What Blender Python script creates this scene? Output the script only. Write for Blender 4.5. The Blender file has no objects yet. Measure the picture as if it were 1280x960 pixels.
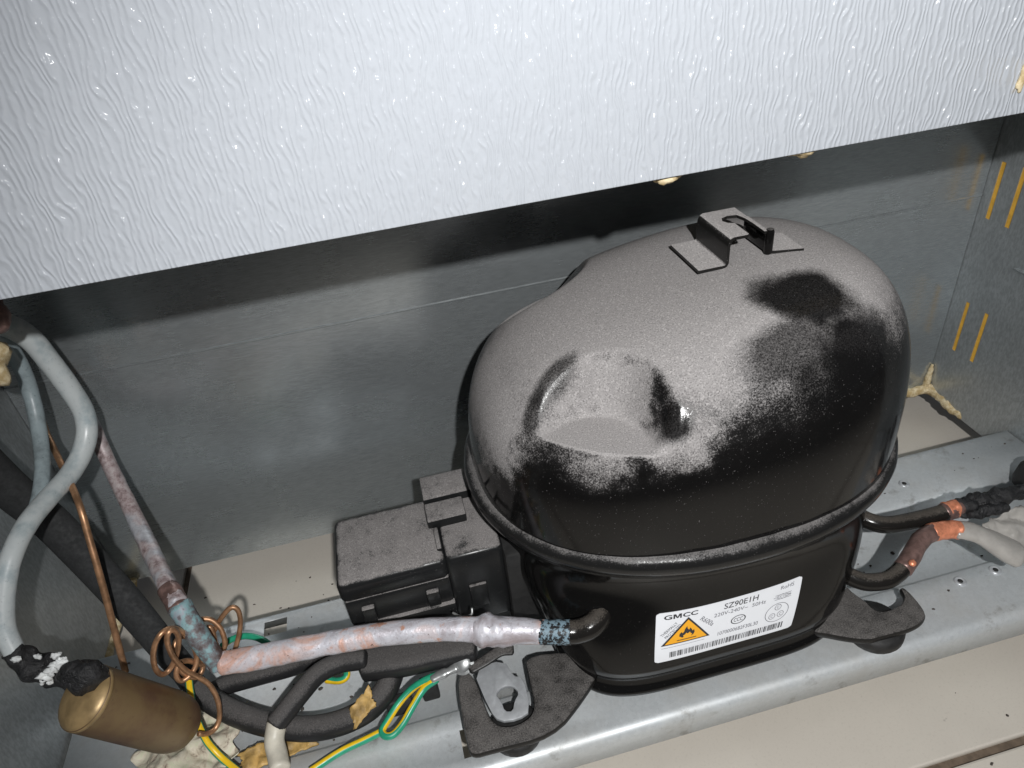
import bpy, bmesh, math, random
import numpy as np
from mathutils import Vector, Matrix, noise as mnoise
random.seed(7)
rng = np.random.default_rng(7)
PI = math.pi
S = bpy.context.scene
COL = S.collection

# ------------------------------------------------------------------ camera
CAM = Vector((0, 0, .35))
cd = bpy.data.cameras.new('camera'); cam = bpy.data.objects.new('camera', cd); COL.objects.link(cam)
cd.sensor_width = 36; cd.lens = 36*887/1280; cd.clip_start = .005; cd.clip_end = 50
cam.matrix_world = Matrix(((0.96801, 0.21098, -0.13581, 0), (-0.23146, 0.54185, -0.80797, 0), (-0.09687, 0.81356, 0.57335, .35), (0, 0, 0, 1)))
S.camera = cam

# ------------------------------------------------------------------ light: dim room + the phone's flash beside the lens
w = bpy.data.worlds.new('World'); S.world = w; w.use_nodes = True
w.node_tree.nodes['Background'].inputs[0].default_value = (.62, .66, .74, 1)
w.node_tree.nodes['Background'].inputs[1].default_value = .085
ld = bpy.data.lights.new('phone_flash', 'SPOT'); ld.energy = 12.8; ld.spot_size = math.radians(88); ld.spot_blend = .75; ld.shadow_soft_size = .006; ld.color = (1, .995, .985)
fl = bpy.data.objects.new('phone_flash', ld); COL.objects.link(fl); fl.location = (.035, -.15, .479); fl.rotation_euler = (Vector((.13, .23, .09))-fl.location).to_track_quat('-Z', 'Y').to_euler()
S.view_settings.view_transform = 'Standard'; S.view_settings.look = 'None'
S.view_settings.exposure = 0; S.view_settings.gamma = 1
S.cycles.caustics_reflective = True; S.cycles.max_bounces = 8; S.cycles.blur_glossy = .3
S.cycles.sample_clamp_indirect = 3

# ------------------------------------------------------------------ node helpers
class NT:
    def __init__(s, name):
        s.m = bpy.data.materials.new(name); s.m.use_nodes = True
        s.t = s.m.node_tree; s.b = s.t.nodes['Principled BSDF']
        s.obj = s.n('ShaderNodeTexCoord').outputs['Object']
    def n(s, typ, **k):
        nd = s.t.nodes.new(typ)
        for a, b in k.items(): setattr(nd, a, b)
        return nd
    def put(s, sock, v):
        if hasattr(v, 'is_output') or isinstance(v, bpy.types.NodeSocket): s.t.links.new(v, sock)
        elif isinstance(v, (tuple, list)) and len(v) == 3 and sock.type == 'RGBA': sock.default_value = (*v, 1)
        else: sock.default_value = v
    def math(s, op, a, b=0., c=None, clamp=False):
        nd = s.n('ShaderNodeMath', operation=op, use_clamp=clamp)
        s.put(nd.inputs[0], a); s.put(nd.inputs[1], b)
        if c is not None: s.put(nd.inputs[2], c)
        return nd.outputs[0]
    def vec(s, scale=(1, 1, 1), loc=(0, 0, 0), rot=(0, 0, 0), src=None):
        nd = s.n('ShaderNodeMapping'); s.put(nd.inputs[0], src or s.obj)
        nd.inputs[1].default_value = loc; nd.inputs[2].default_value = rot; nd.inputs[3].default_value = scale
        return nd.outputs[0]
    def noise(s, scale, detail=2., rough=.5, dist=0., vec=None):
        nd = s.n('ShaderNodeTexNoise'); s.put(nd.inputs['Vector'], vec or s.obj)
        nd.inputs['Scale'].default_value = scale; nd.inputs['Detail'].default_value = detail
        nd.inputs['Roughness'].default_value = rough; nd.inputs['Distortion'].default_value = dist
        return nd.outputs[0]
    def step(s, v, lo, hi, to=(0, 1), smooth=True):
        nd = s.n('ShaderNodeMapRange', interpolation_type='SMOOTHSTEP' if smooth else 'LINEAR', clamp=True) if smooth else s.n('ShaderNodeMapRange')
        s.put(nd.inputs[0], v)
        for i, q in enumerate((lo, hi, to[0], to[1])): nd.inputs[i+1].default_value = q
        return nd.outputs[0]
    def mix(s, f, a, b):
        nd = s.n('ShaderNodeMix', data_type='RGBA'); s.put(nd.inputs[0], f); s.put(nd.inputs[6], a); s.put(nd.inputs[7], b)
        return nd.outputs[2]
    def ramp(s, v, stops):
        nd = s.n('ShaderNodeValToRGB'); s.put(nd.inputs[0], v); e = nd.color_ramp.elements
        while len(e) < len(stops): e.new(.5)
        for q, (p, c) in zip(e, stops): q.position = p; q.color = (*c, 1)
        return nd.outputs[0]
    def bump(s, h, strength, dist=.001, prev=None):
        nd = s.n('ShaderNodeBump'); nd.inputs['Strength'].default_value = strength; nd.inputs['Distance'].default_value = dist
        s.put(nd.inputs['Height'], h)
        if prev is not None: s.put(nd.inputs['Normal'], prev)
        return nd.outputs[0]
    def sep(s, v):
        nd = s.n('ShaderNodeSeparateXYZ'); s.put(nd.inputs[0], v); return nd.outputs
    def set(s, **k):
        names = dict(col='Base Color', rough='Roughness', metal='Metallic', spec='Specular IOR Level', nrm='Normal', coat='Coat Weight', coatr='Coat Roughness', trans='Transmission Weight', sss='Subsurface Weight', aniso='Anisotropic', alpha='Alpha')
        for a, v in k.items(): s.put(s.b.inputs[names[a]], v)
        return s.m

def plain(name, col, rough=.5, metal=0., var=.18, sc=80, bmp=0., bsc=400, **k):
    t = NT(name); f = t.noise(sc, 4, .6)
    c = t.mix(t.step(f, .3, .7), tuple(x*(1-var) for x in col), tuple(min(1, x*(1+var)) for x in col))
    r = t.step(t.noise(sc*1.7, 3), .3, .7, (rough*.85, min(1, rough*1.15)))
    if bmp: k['nrm'] = t.bump(t.noise(bsc, 3), bmp, .0006)
    return t.set(col=c, rough=r, metal=metal, **k)

def dusty(name, amount=1., lo=.3, hi=.75, black=(.011, .0105, .010), dust=(.30, .285, .28), rough=.13, wipes=(), edge=.5, blobs=(), minspeck=.0):
    """black paint with grey dust lying on what faces up; wipes = (centre, radii, rotz, strength) rubbed clean, in object space"""
    t = NT(name)
    nz = t.sep(t.n('ShaderNodeNewGeometry').outputs['Normal'])[2]
    a = t.math('MULTIPLY', t.math('SUBTRACT', t.noise(45, 3, .6), .5), .7*edge)
    b = t.math('MULTIPLY', t.math('SUBTRACT', t.noise(190, 4, .65), .5), .55*edge)
    v = t.math('ADD', t.math('ADD', nz, a), b)
    for c, r, rz, st in blobs:                        # clinging dust on steeper spots
        q = t.vec(loc=(0, 0, 0), src=t.vec(loc=tuple(-x for x in c)), rot=(0, 0, -rz), scale=(1, 1, 1))
        q = t.vec(src=q, scale=tuple(1/x for x in r))
        d = t.n('ShaderNodeVectorMath', operation='LENGTH'); t.put(d.inputs[0], q)
        dd = t.math('ADD', d.outputs['Value'], t.math('MULTIPLY', t.math('SUBTRACT', t.noise(120, 3), .5), .9))
        v = t.math('ADD', v, t.math('MULTIPLY', t.step(dd, 1.15, .45), st))
    m = t.step(v, lo, hi); keep = 1.
    for c, r, rz, st in wipes:
        q = t.vec(src=t.vec(loc=tuple(-x for x in c)), rot=(0, 0, -rz))
        q = t.vec(src=q, scale=tuple(1/x for x in r))
        d = t.n('ShaderNodeVectorMath', operation='LENGTH'); t.put(d.inputs[0], q)
        dd = t.math('ADD', d.outputs['Value'], t.math('MULTIPLY', t.math('SUBTRACT', t.noise(75, 3, .55), .5), .8))
        wp = t.math('SUBTRACT', 1., t.math('MULTIPLY', t.step(dd, 1.25, .62), st)); keep = t.math('MULTIPLY', keep, wp)
    grain = t.noise(1500, 2, .75)
    g2 = t.noise(700, 2, .6)
    x = t.math('ADD', t.math('MULTIPLY_ADD', m, 1.5, -.25), t.math('MULTIPLY', t.math('SUBTRACT', grain, .5), 1.7))
    m2 = t.math('ADD', t.math('MULTIPLY', t.step(x, .12, .95), .68), t.math('MULTIPLY', t.math('MULTIPLY', m, m), .32))
    fk = t.math('ADD', keep, t.math('MULTIPLY', t.math('SUBTRACT', grain, .5), t.math('MULTIPLY', t.math('SUBTRACT', 1., keep), t.math('MULTIPLY', keep, 5.))), clamp=True)
    m2 = t.math('MULTIPLY', m2, fk)
    sp = t.math('MULTIPLY', t.step(t.noise(1500, 1, .5), .72, .78), .25)     # single motes on the clean paint
    m2 = t.math('MULTIPLY', t.math('MAXIMUM', m2, sp), amount)
    dc = t.mix(t.step(grain, .3, .7), tuple(x*.52 for x in dust), tuple(min(1, x*1.46) for x in dust))
    dc = t.mix(t.step(g2, .3, .7), dc, tuple(x*.92 for x in dust))
    nb = t.bump(t.math('MULTIPLY', grain, m2), .35, .0006)
    return t.set(col=t.mix(m2, black, dc), rough=t.math('ADD', t.math('MULTIPLY', m2, .8), rough, clamp=True), spec=t.step(m2, 0, 1, (.29, .08), False), nrm=nb)

# ------------------------------------------------------------------ object helpers
ORG = {}
def org(o): return ORG.get(o.name, Vector((0, 0, 0))) if o else Vector((0, 0, 0))
def tag(o, label=None, cat=None, group=None, kind=None):
    for k, v in (('label', label), ('category', cat), ('group', group), ('kind', kind)):
        if v: o[k] = v
    return o
def thing(name, label, cat, loc, group=None):
    o = bpy.data.objects.new(name, None); COL.objects.link(o); o.location = loc; o.empty_display_size = .01
    ORG[o.name] = Vector(loc); return tag(o, label, cat, group)
def obj(name, vf, mats, parent=None, base=None, smooth=True, auto=None):
    V, F = vf[0], vf[1]
    mi = vf[2] if len(vf) > 2 else None
    V = np.array(V, float)
    o_ = org(parent)
    b = Vector(base) if base is not None else (o_ if parent else Vector(((V[:, 0].min()+V[:, 0].max())/2, (V[:, 1].min()+V[:, 1].max())/2, V[:, 2].min())))
    me = bpy.data.meshes.new(name); me.from_pydata([tuple(v) for v in (V-np.array(b))], [], [tuple(int(i) for i in f) for f in F])
    for m in (mats if isinstance(mats, (list, tuple)) else [mats]): me.materials.append(m)
    if mi is not None: me.polygons.foreach_set('material_index', mi)
    me.polygons.foreach_set('use_smooth', [smooth]*len(me.polygons))
    me.update()
    if auto: me.set_sharp_from_angle(angle=math.radians(auto))
    o = bpy.data.objects.new(name, me); COL.objects.link(o)
    o.location = b-o_
    if parent: o.parent = parent
    ORG[o.name] = b
    return o
def join(*vfs):
    V, F = [], []
    for v, f in [x[:2] for x in vfs]:
        k = len(V); V += [tuple(p) for p in v]; F += [tuple(i+k for i in q) for q in f]
    return V, F
def from_bm(bm):
    bm.verts.index_update(); r = [tuple(v.co) for v in bm.verts], [tuple(v.index for v in f.verts) for f in bm.faces]
    bm.free(); return r
def box(x0, x1, y0, y1, z0, z1, bev=.0, seg=2):
    bm = bmesh.new(); bmesh.ops.create_cube(bm, size=1)
    for v in bm.verts: v.co = ((x0+x1)/2+v.co.x*(x1-x0), (y0+y1)/2+v.co.y*(y1-y0), (z0+z1)/2+v.co.z*(z1-z0))
    if bev: bmesh.ops.bevel(bm, geom=bm.edges[:], offset=bev, segments=seg, affect='EDGES', profile=.5)
    return from_bm(bm)
def prism(outer, z0, z1, holes=(), bev=0., T=None):
    bm = bmesh.new(); es = []
    for lp in [outer]+list(holes):
        vs = [bm.verts.new((p[0], p[1], z1)) for p in lp]
        es += [bm.edges.new((vs[i], vs[(i+1) % len(vs)])) for i in range(len(vs))]
    bmesh.ops.triangle_fill(bm, use_beauty=True, use_dissolve=True, edges=es)
    bmesh.ops.recalc_face_normals(bm, faces=bm.faces[:])
    top = bm.faces[:]
    r = bmesh.ops.extrude_face_region(bm, geom=top)
    for v in [g for g in r['geom'] if isinstance(g, bmesh.types.BMVert)]: v.co.z = z0
    bmesh.ops.recalc_face_normals(bm, faces=bm.faces[:])
    if bev:
        ed = [e for e in bm.edges if len(e.link_faces) == 2 and e.calc_face_angle(0) > 1.2 and abs(e.verts[0].co.z-e.verts[1].co.z) < 1e-6]
        bmesh.ops.bevel(bm, geom=ed, offset=bev, segments=2, affect='EDGES', profile=.5)
    V, F = from_bm(bm)
    if T: V = [tuple(T @ Vector(v)) for v in V]
    return V, F
def smooth_loop(pts, it=2):
    for _ in range(it):
        q = []
        for i in range(len(pts)):
            a, b = np.array(pts[i][:2]), np.array(pts[(i+1) % len(pts)][:2]); q += [tuple(a*.75+b*.25), tuple(a*.25+b*.75)]
        pts = q
    return pts
def catmull(P, sub=8):
    P = [np.array(p, float) for p in P]
    if len(P) < 3: return [P[0]*(1-t)+P[1]*t for t in np.linspace(0, 1, sub+1)]
    E = [2*P[0]-P[1]]+P+[2*P[-1]-P[-2]]; out = []
    for i in range(1, len(E)-2):
        p0, p1, p2, p3 = E[i-1:i+3]
        for t in np.linspace(0, 1, sub, endpoint=False):
            out.append(.5*((2*p1)+(-p0+p2)*t+(2*p0-5*p1+4*p2-p3)*t*t+(-p0+3*p1-3*p2+p3)*t**3))
    out.append(P[-1]); return out
def tube(P, r, seg=14, sub=8, lump=0., lsc=200, stripe=None, twist=0., sq=None, flat=1., smoothit=0, raw=False):
    """swept round tube; every point may carry its own radius as a 4th number; ends are rounded over"""
    if smoothit:
        P = [np.array(p, float) for p in P]
        for _ in range(smoothit): P = [P[0]]+[(P[i-1]+2*P[i]+P[i+1])/4 for i in range(1, len(P)-1)]+[P[-1]]
    P4 = [tuple(p)+((r,) if len(p) == 3 else ()) for p in P]
    C = P4 if raw else catmull(P4, sub)
    C = [np.array(p, float) for p in C]
    pts = [Vector(p[:3]) for p in C]; rad = [p[3] for p in C]
    n = len(pts); tan = [(pts[min(i+1, n-1)]-pts[max(i-1, 0)]).normalized() for i in range(n)]
    # rounded ends
    pre = [(pts[0]-tan[0]*rad[0]*k, rad[0]*q, tan[0]) for k, q in ((.30, .55), (.16, .85))]
    post = [(pts[-1]+tan[-1]*rad[-1]*k, rad[-1]*q, tan[-1]) for k, q in ((.16, .85), (.30, .55))]
    ring = pre+list(zip(pts, rad, tan))+post
    up = Vector((0, 0, 1)); 
    if abs(ring[0][2].dot(up)) > .95: up = Vector((0, 1, 0))
    nrm = (up-ring[0][2]*up.dot(ring[0][2])).normalized()
    V, F, M = [], [], []
    for i, (p, q, t) in enumerate(ring):
        nrm = (nrm-t*nrm.dot(t)).normalized(); bi = t.cross(nrm)
        for k in range(seg):
            a = 2*PI*k/seg+twist*i
            cx, sx = math.cos(a), math.sin(a); m = 1.
            if sq: m = (abs(cx)**sq+abs(sx)**sq)**(-1/sq)
            v = p+(nrm*cx*flat+bi*sx)*q*m
            if lump: v += (v-p)*lump*mnoise.noise(v*lsc)*1.4
            V.append(tuple(v))
    R = len(ring)
    for i in range(R-1):
        for k in range(seg):
            F.append((i*seg+k, i*seg+(k+1) % seg, (i+1)*seg+(k+1) % seg, (i+1)*seg+k)); M.append(1 if stripe and k in stripe else 0)
    F.append(tuple(range(seg))[::-1]); F.append(tuple((R-1)*seg+k for k in range(seg))); M += [0, 0]
    return V, F, M
def lathe(prof, c, axis=(0, 0, 1), seg=24):
    ax = Vector(axis).normalized(); q = Vector((0, 0, 1)).rotation_difference(ax); V, F = [], []
    for r, z in prof:
        for k in range(seg):
            a = 2*PI*k/seg; V.append(tuple(Vector(c)+q @ Vector((r*math.cos(a), r*math.sin(a), z))))
    for i in range(len(prof)-1):
        for k in range(seg): F.append((i*seg+k, i*seg+(k+1) % seg, (i+1)*seg+(k+1) % seg, (i+1)*seg+k))
    F.append(tuple(range(seg))[::-1]); F.append(tuple((len(prof)-1)*seg+k for k in range(seg)))
    return V, F
def lump(c, r, amp=.35, sc=90, seed=0, sub=3, flatz=None):
    bm = bmesh.new(); bmesh.ops.create_icosphere(bm, subdivisions=sub, radius=1)
    for v in bm.verts:
        d = v.co.copy(); p = Vector((d.x*r[0], d.y*r[1], d.z*r[2]))
        f = 1+amp*(mnoise.noise(p*sc+Vector((seed*3.1, seed, 0)))+.5*mnoise.noise(p*sc*2.7+Vector((seed, 5, 0))))
        v.co = Vector(c)+p*f
    return from_bm(bm)
def rag(c, ux, uy, nx, ny, amp, sc, seed, thick=.0012, ragged=.25):
    """crumpled sheet with a torn outline: two skins joined round the rim"""
    ux, uy = Vector(ux), Vector(uy); nz = ux.cross(uy).normalized(); V, F = [], []
    def P(i, j, o):
        u, v = i/nx*2-1, j/ny*2-1
        e = 1-ragged*(.5+.5*mnoise.noise(Vector((u*3+seed, v*3, seed))))*max(abs(u), abs(v))
        p = Vector(c)+ux*u*e+uy*v*e
        h = abs(mnoise.noise(p*sc+Vector((seed, 0, 0))))*1.8+.7*abs(mnoise.noise(p*sc*2.3))+.16*mnoise.noise(p*sc*6)
        return p+nz*(amp*h+o)
    for o in (0, -thick):
        for j in range(ny+1):
            for i in range(nx+1): V.append(tuple(P(i, j, o)))
    N = (nx+1)*(ny+1); I = lambda i, j: j*(nx+1)+i
    for j in range(ny):
        for i in range(nx):
            q = (I(i, j), I(i+1, j), I(i+1, j+1), I(i, j+1)); F.append(q); F.append(tuple(N+k for k in q[::-1]))
    rim = [I(i, 0) for i in range(nx)]+[I(nx, j) for j in range(ny)]+[I(i, ny) for i in range(nx, 0, -1)]+[I(0, j) for j in range(ny, 0, -1)]
    for k in range(len(rim)):
        a, b = rim[k], rim[(k+1) % len(rim)]; F.append((b, a, a+N, b+N))
    return V, F

# ------------------------------------------------------------------ materials
def panel_mat():
    t = NT('embossed_white_steel')
    x = t.sep(t.obj)[0]
    w1 = t.noise(1, 1.5, .5, 0., t.vec((130, 1, 62)))
    w2 = t.noise(1, 1., .5, 0., t.vec((330, 1, 150)))
    ph = t.math('ADD', t.math('MULTIPLY', x, 2*PI/.0019), t.math('ADD', t.math('MULTIPLY', w1, 26.), t.math('MULTIPLY', w2, 7.)))
    sn = t.math('MULTIPLY_ADD', t.math('SINE', ph), .5, .5)
    br = t.noise(1, 1.5, .5, 0., t.vec((300, 1, 210)))
    h = t.math('MULTIPLY', t.math('POWER', sn, 1.3), t.step(br, .30, .62, (.25, 1.)))
    n = t.bump(h, .42, .00042)
    spots = t.step(t.noise(60, 2, .5), .765, .80)
    c = t.mix(spots, (.49, .52, .565), (.38, .34, .27))
    m_ = t.set(col=c, rough=.22, spec=.5, nrm=n, coat=.9, coatr=.23)
    t.put(t.b.inputs['Coat Normal'], t.bump(h, 1.0, .0018))
    return m_
def sheet_mat(name, col, rough, metal, brush=(1, 1, 1), amt=.25, scale=900, stain=.3, bmp=.05, dull=None):
    t = NT(name)
    g = t.noise(scale, 2, .65, 0, t.vec(brush))
    big = t.noise(14, 4, .6); sc = t.noise(1, 3, .7, 0, t.vec((25, 25, 160)))
    c = t.mix(t.step(g, .3, .7), tuple(x*(1-amt) for x in col), tuple(min(1, x*(1+amt)) for x in col))
    c = t.mix(t.math('MULTIPLY', t.step(big, .4, .7), stain), c, dull or tuple(x*.6 for x in col))
    r = t.math('ADD', t.step(big, .3, .7, (rough*.8, rough*1.15)), t.math('MULTIPLY', t.math('SUBTRACT', g, .5), .08))
    return t.set(col=c, rough=r, metal=metal, nrm=t.bump(g, bmp, .0004))
def galv_mat():
    t = NT('galvanised_tray_steel')
    vo = t.n('ShaderNodeTexVoronoi'); t.put(vo.inputs['Vector'], t.obj); vo.inputs['Scale'].default_value = 620
    v = t.sep(vo.outputs['Color'])[0]
    big = t.noise(28, 4, .6); fine = t.noise(1400, 2, .7)
    c = t.mix(v, (.55, .58, .595), (.60, .63, .645))
    c = t.mix(t.math('MULTIPLY', t.step(big, .42, .72), .5), c, (.47, .46, .43))
    c = t.mix(t.math('MULTIPLY', t.step(fine, .55, .8), .35), c, (.28, .29, .30))
    dirt = t.math('MULTIPLY', t.step(t.noise(60, 5, .72), .56, .72), .55)
    c = t.mix(dirt, c, (.22, .21, .19))
    r = t.math('ADD', t.step(big, .3, .7, (.42, .56)), t.math('MULTIPLY', v, .03))
    return t.set(col=c, rough=r, metal=.38, nrm=t.bump(fine, .06, .0004))
def tile_mat():
    t = NT('beige_floor_tile')
    a = t.noise(9, 5, .6); f = t.noise(700, 3, .7)
    c = t.mix(t.step(a, .35, .7), (.53, .49, .432), (.58, .54, .475))
    c = t.mix(t.math('MULTIPLY', t.step(f, .5, .8), .25), c, (.30, .265, .22))
    d = t.math('MULTIPLY', t.step(t.noise(95, 3, .55), .70, .76), .75)
    c = t.mix(d, c, (.13, .115, .10))
    return t.set(col=c, rough=.42, nrm=t.bump(f, .04, .0004))
def oxide_mat():
    t = NT('oxidised_copper_pipe')
    a = t.noise(38, 4, .6, .8); b = t.noise(260, 4, .7)
    c = t.ramp(a, [(.30, (.34, .29, .30)), (.38, (.50, .48, .52)), (.45, (.61, .61, .66)), (.51, (.63, .53, .53)), (.57, (.64, .38, .30)), (.63, (.64, .47, .44)), (.70, (.60, .59, .63)), (.82, (.57, .50, .52))])
    c = t.mix(t.step(b, .66, .72), c, (.13, .085, .075))
    c = t.mix(t.math('MULTIPLY', t.step(t.noise(700, 3, .7), .5, .75), .5), c, (.25, .2, .2))
    c = t.mix(t.math('MULTIPLY', t.step(t.noise(150, 3, .6), .62, .72), .8), c, (.50, .22, .12))
    return t.set(col=c, rough=.45, metal=.2, nrm=t.bump(b, .6, .0007))
def mauve_mat():
    t = NT('weathered_mauve_pipe')
    b = t.noise(260, 4, .7); a = t.noise(60, 3)
    c = t.ramp(b, [(.32, (.16, .11, .11)), (.48, (.36, .29, .29)), (.62, (.47, .42, .42)), (.75, (.24, .15, .12))])
    c = t.mix(t.step(a, .45, .6), c, t.ramp(b, [(.3, (.24, .24, .26)), (.6, (.44, .45, .48))]))
    return t.set(col=c, rough=.5, metal=.15, nrm=t.bump(b, .3, .0005))
def patina_mat():
    t = NT('verdigris_copper_pipe')
    b = t.noise(110, 4, .65)
    c = t.ramp(b, [(.38, (.075, .05, .045)), (.47, (.14, .14, .15)), (.55, (.19, .33, .35)), (.62, (.25, .28, .32)), (.70, (.11, .09, .09))])
    return t.set(col=c, rough=.55, nrm=t.bump(b, .3, .0005))
def tube_mat(name, base, dark):
    t = NT(name); b = t.noise(90, 5, .65)
    c = t.mix(t.step(b, .42, .72), base, dark)
    c = t.mix(t.math('MULTIPLY', t.step(t.noise(520, 3, .7), .6, .75), .5), c, tuple(x*.5 for x in dark))
    return t.set(col=c, rough=t.step(b, .3, .7, (.28, .5)), nrm=t.bump(b, .1, .0005))
def crumb_mat():
    t = NT('torn_cream_tape'); b = t.noise(150, 5, .7, .8)
    c = t.ramp(b, [(.33, (.16, .10, .09)), (.42, (.50, .44, .34)), (.52, (.62, .57, .46)), (.64, (.55, .56, .40)), (.76, (.68, .64, .56))])
    return t.set(col=c, rough=.6, nrm=t.bump(b, .4, .001))
def foam_mat():
    t = NT('yellowed_foam'); b = t.noise(240, 4, .65)
    return t.set(col=t.mix(t.step(b, .35, .7), (.42, .31, .15), (.72, .62, .42)), rough=.85, nrm=t.bump(b, .6, .001))
def filter_mat():
    t = NT('tarnished_copper_can'); a = t.noise(45, 4, .6); b = t.noise(420, 3, .6)
    z = t.noise(1, 3, .6, 0, t.vec((30, 30, 30)))
    c = t.mix(t.step(a, .38, .68), (.17, .115, .055), (.105, .055, .034))
    c = t.mix(t.math('MULTIPLY', t.step(b, .6, .75), .55), c, (.09, .05, .03))
    return t.set(col=c, rough=t.step(z, .3, .7, (.42, .58)), metal=.3, nrm=t.bump(b, .12, .0004))
def mastic_mat():
    t = NT('black_mastic_tape'); b = t.noise(130, 3, .6); f = t.noise(500, 4, .7)
    c = t.mix(t.step(f, .3, .8), (.008, .008, .009), (.03, .03, .032))
    return t.set(col=c, rough=t.step(b, .35, .65, (.22, .7)), nrm=t.bump(f, .8, .0015))

M = {}
M['panel'] = panel_mat()
M['wall'] = sheet_mat('zinc_sheet_wall', (.47, .505, .52), .26, .74, (.12, 1, 1.6), .13, 1500, .2, .012)
M['wall2'] = sheet_mat('zinc_sheet_side', (.42, .445, .455), .38, .65, (1, 1, .4), .15, 700, .35, .05)
M['tray'] = galv_mat()
M['tile'] = tile_mat()
M['grout'] = plain('brown_grout', (.115, .085, .06), .8, 0, .3, 200)
M['oxide'] = oxide_mat(); M['mauve'] = mauve_mat(); M['patina'] = patina_mat()
M['wtube'] = tube_mat('grey_white_painted_tube', (.50, .535, .54), (.30, .36, .38))
M['wtube2'] = tube_mat('dull_blue_grey_tube', (.30, .36, .38), (.16, .19, .20))
M['copper'] = plain('bare_copper', (.42, .235, .13), .42, .65, .35, 150, .1)
M['bright_copper'] = plain('bright_copper', (.80, .30, .17), .42, .45, .25, 300, .25)
M['brown_copper'] = plain('browned_copper', (.20, .125, .11), .4, .4, .35, 220, .25)
M['filter'] = filter_mat(); M['cap'] = plain('tarnished_brass_cap', (.36, .25, .12), .42, .4, .28, 90, .1)
M['mastic'] = mastic_mat()
M['crumb'] = plain('white_sealant_crumb', (.68, .70, .70), .7, 0, .2, 300, .4)
M['tape'] = crumb_mat(); M['foam'] = foam_mat()
M['rust'] = plain('rusty_yellow_tape', (.42, .27, .09), .6, 0, .45, 130, .4)
M['hose'] = dusty('black_rubber_hose', .5, .1, 1.25, (.018, .018, .019), (.17, .16, .155), .42)
M['foam_hose'] = plain('matt_black_foam', (.022, .023, .024), .85, 0, .2, 300, .2)
M['cream'] = plain('cream_cable_sheath', (.55, .52, .44), .5, 0, .15, 120, .1)
M['green'] = plain('green_wire', (.02, .30, .17), .35, 0, .12, 200)
M['yellow'] = plain('yellow_wire', (.80, .52, .015), .35, 0, .1, 200)
M['slot'] = plain('orange_foam_in_slot', (.72, .40, .05), .7, 0, .12, 200, .3)
M['bolt'] = plain('dull_zinc_bolt', (.36, .37, .37), .35, .6, .15, 200, .1)
M['dark'] = plain('dark_hole', (.02, .02, .02), .8)
M['plate'] = plain('zinc_tab', (.50, .52, .54), .42, .4, .12, 200, .12)
M['plastic'] = plain('milky_plastic_sleeve', (.47, .45, .42), .22, 0, .12, 100, .1, trans=.25, sss=.0)
M['gloss'] = dusty('glossy_black_paint', .6, .6, 1.1, (.005, .0048, .0047), (.17, .16, .155), .12)
M['blackpipe'] = dusty('black_painted_pipe', .5, .5, 1.2, (.012, .011, .010), (.16, .14, .12), .16)
M['rim'] = dusty('dusty_black_rim', .5, .3, 1.25, (.012, .012, .012), (.33, .315, .31), .2, edge=.9)
M['foot'] = dusty('dusty_black_foot', .5, .45, 1.3, (.012, .0115, .011), (.25, .235, .225), .4, edge=.7)
M['rubber'] = plain('black_rubber', (.016, .016, .016), .6, 0, .2, 200)
M['box'] = dusty('dusty_black_plastic_box', .9, .55, 1.12, (.012, .0125, .013), (.26, .245, .24), .28, edge=1.)
M['label_white'] = plain('white_sticker', (.80, .82, .86), .38, 0, .015, 100)
M['label_orange'] = plain('orange_print', (.90, .42, .02), .4, 0, .02)
M['ink'] = plain('black_print', (.03, .03, .035), .45, 0, .05)
M['ink2'] = plain('grey_print', (.16, .16, .18), .45, 0, .05)
M['ceil'] = plain('grey_ceiling_sheet', (.30, .31, .32), .5, .3)

# ------------------------------------------------------------------ setting: floor of tiles
floor = obj('floor', box(-1.6, 1.6, -1.6, 1.1, -.04, -.0225), M['grout'], base=(0, 0, -.04), smooth=False)
tag(floor, kind='structure')
TX, TY, G = .60, .60, .0042
for i in range(-2, 3):
    for j in range(-2, 2):
        x0 = -.1802+i*TX; y0 = .1304+j*TY
        obj('tile', box(x0+G/2, x0+TX-G/2, y0+G/2, y0+TY-G/2, -.03, -.02+rng.normal()*.0002, .0012), M['tile'], floor, smooth=False)

# ------------------------------------------------------------------ refrigerator body: back panel and the open compartment under it
XL, XR, YB, YP = -.2108, .3818, .3662, .22
cab = thing('refrigerator_cabinet', 'white embossed refrigerator back with an open grey steel compressor compartment under its lower edge', 'refrigerator', (.0855, .26, 0))
panel = obj('rear_panel', box(-.245, .415, YP, YP+.0012, 0.2637, .80, .0004), M['panel'], cab)
panel['label'] = 'white panel with wavy embossed grain'
obj('panel_core', box(-.24, .41, YP+.0014, YP+.024, 0.2645, .80), M['foam'], cab, smooth=False)
obj('ceiling_plate', box(XL, XR, YP+.0245, YB, .296, .298), M['ceil'], cab, smooth=False)
# back sheet with a pressed crease
prof = [(0., 0), (.1562, 0), (.1568, -.0006), (.1574, -.0006), (.158, 0), (.296, 0)]
V, F = [], []
for z, dy in prof:
    V += [(XL, YB+dy, z), (XR, YB+dy, z)]
F = [(2*i, 2*i+1, 2*i+3, 2*i+2) for i in range(len(prof)-1)]
n0 = len(V); V += [(x, y+.001, z) for x, y, z in V]; F += [tuple(q+n0 for q in f[::-1]) for f in F]; F += [(0, n0, n0+1, 1)]
bp = obj('back_plate', (V, F), M['wall'], cab, smooth=False); bp['label'] = 'grey zinc sheet with one pressed crease'
obj('side_plate', box(XL-.0015, XL-.0003, .157, YB+.0005, 0, .296), M['wall2'], cab, smooth=False)
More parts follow.
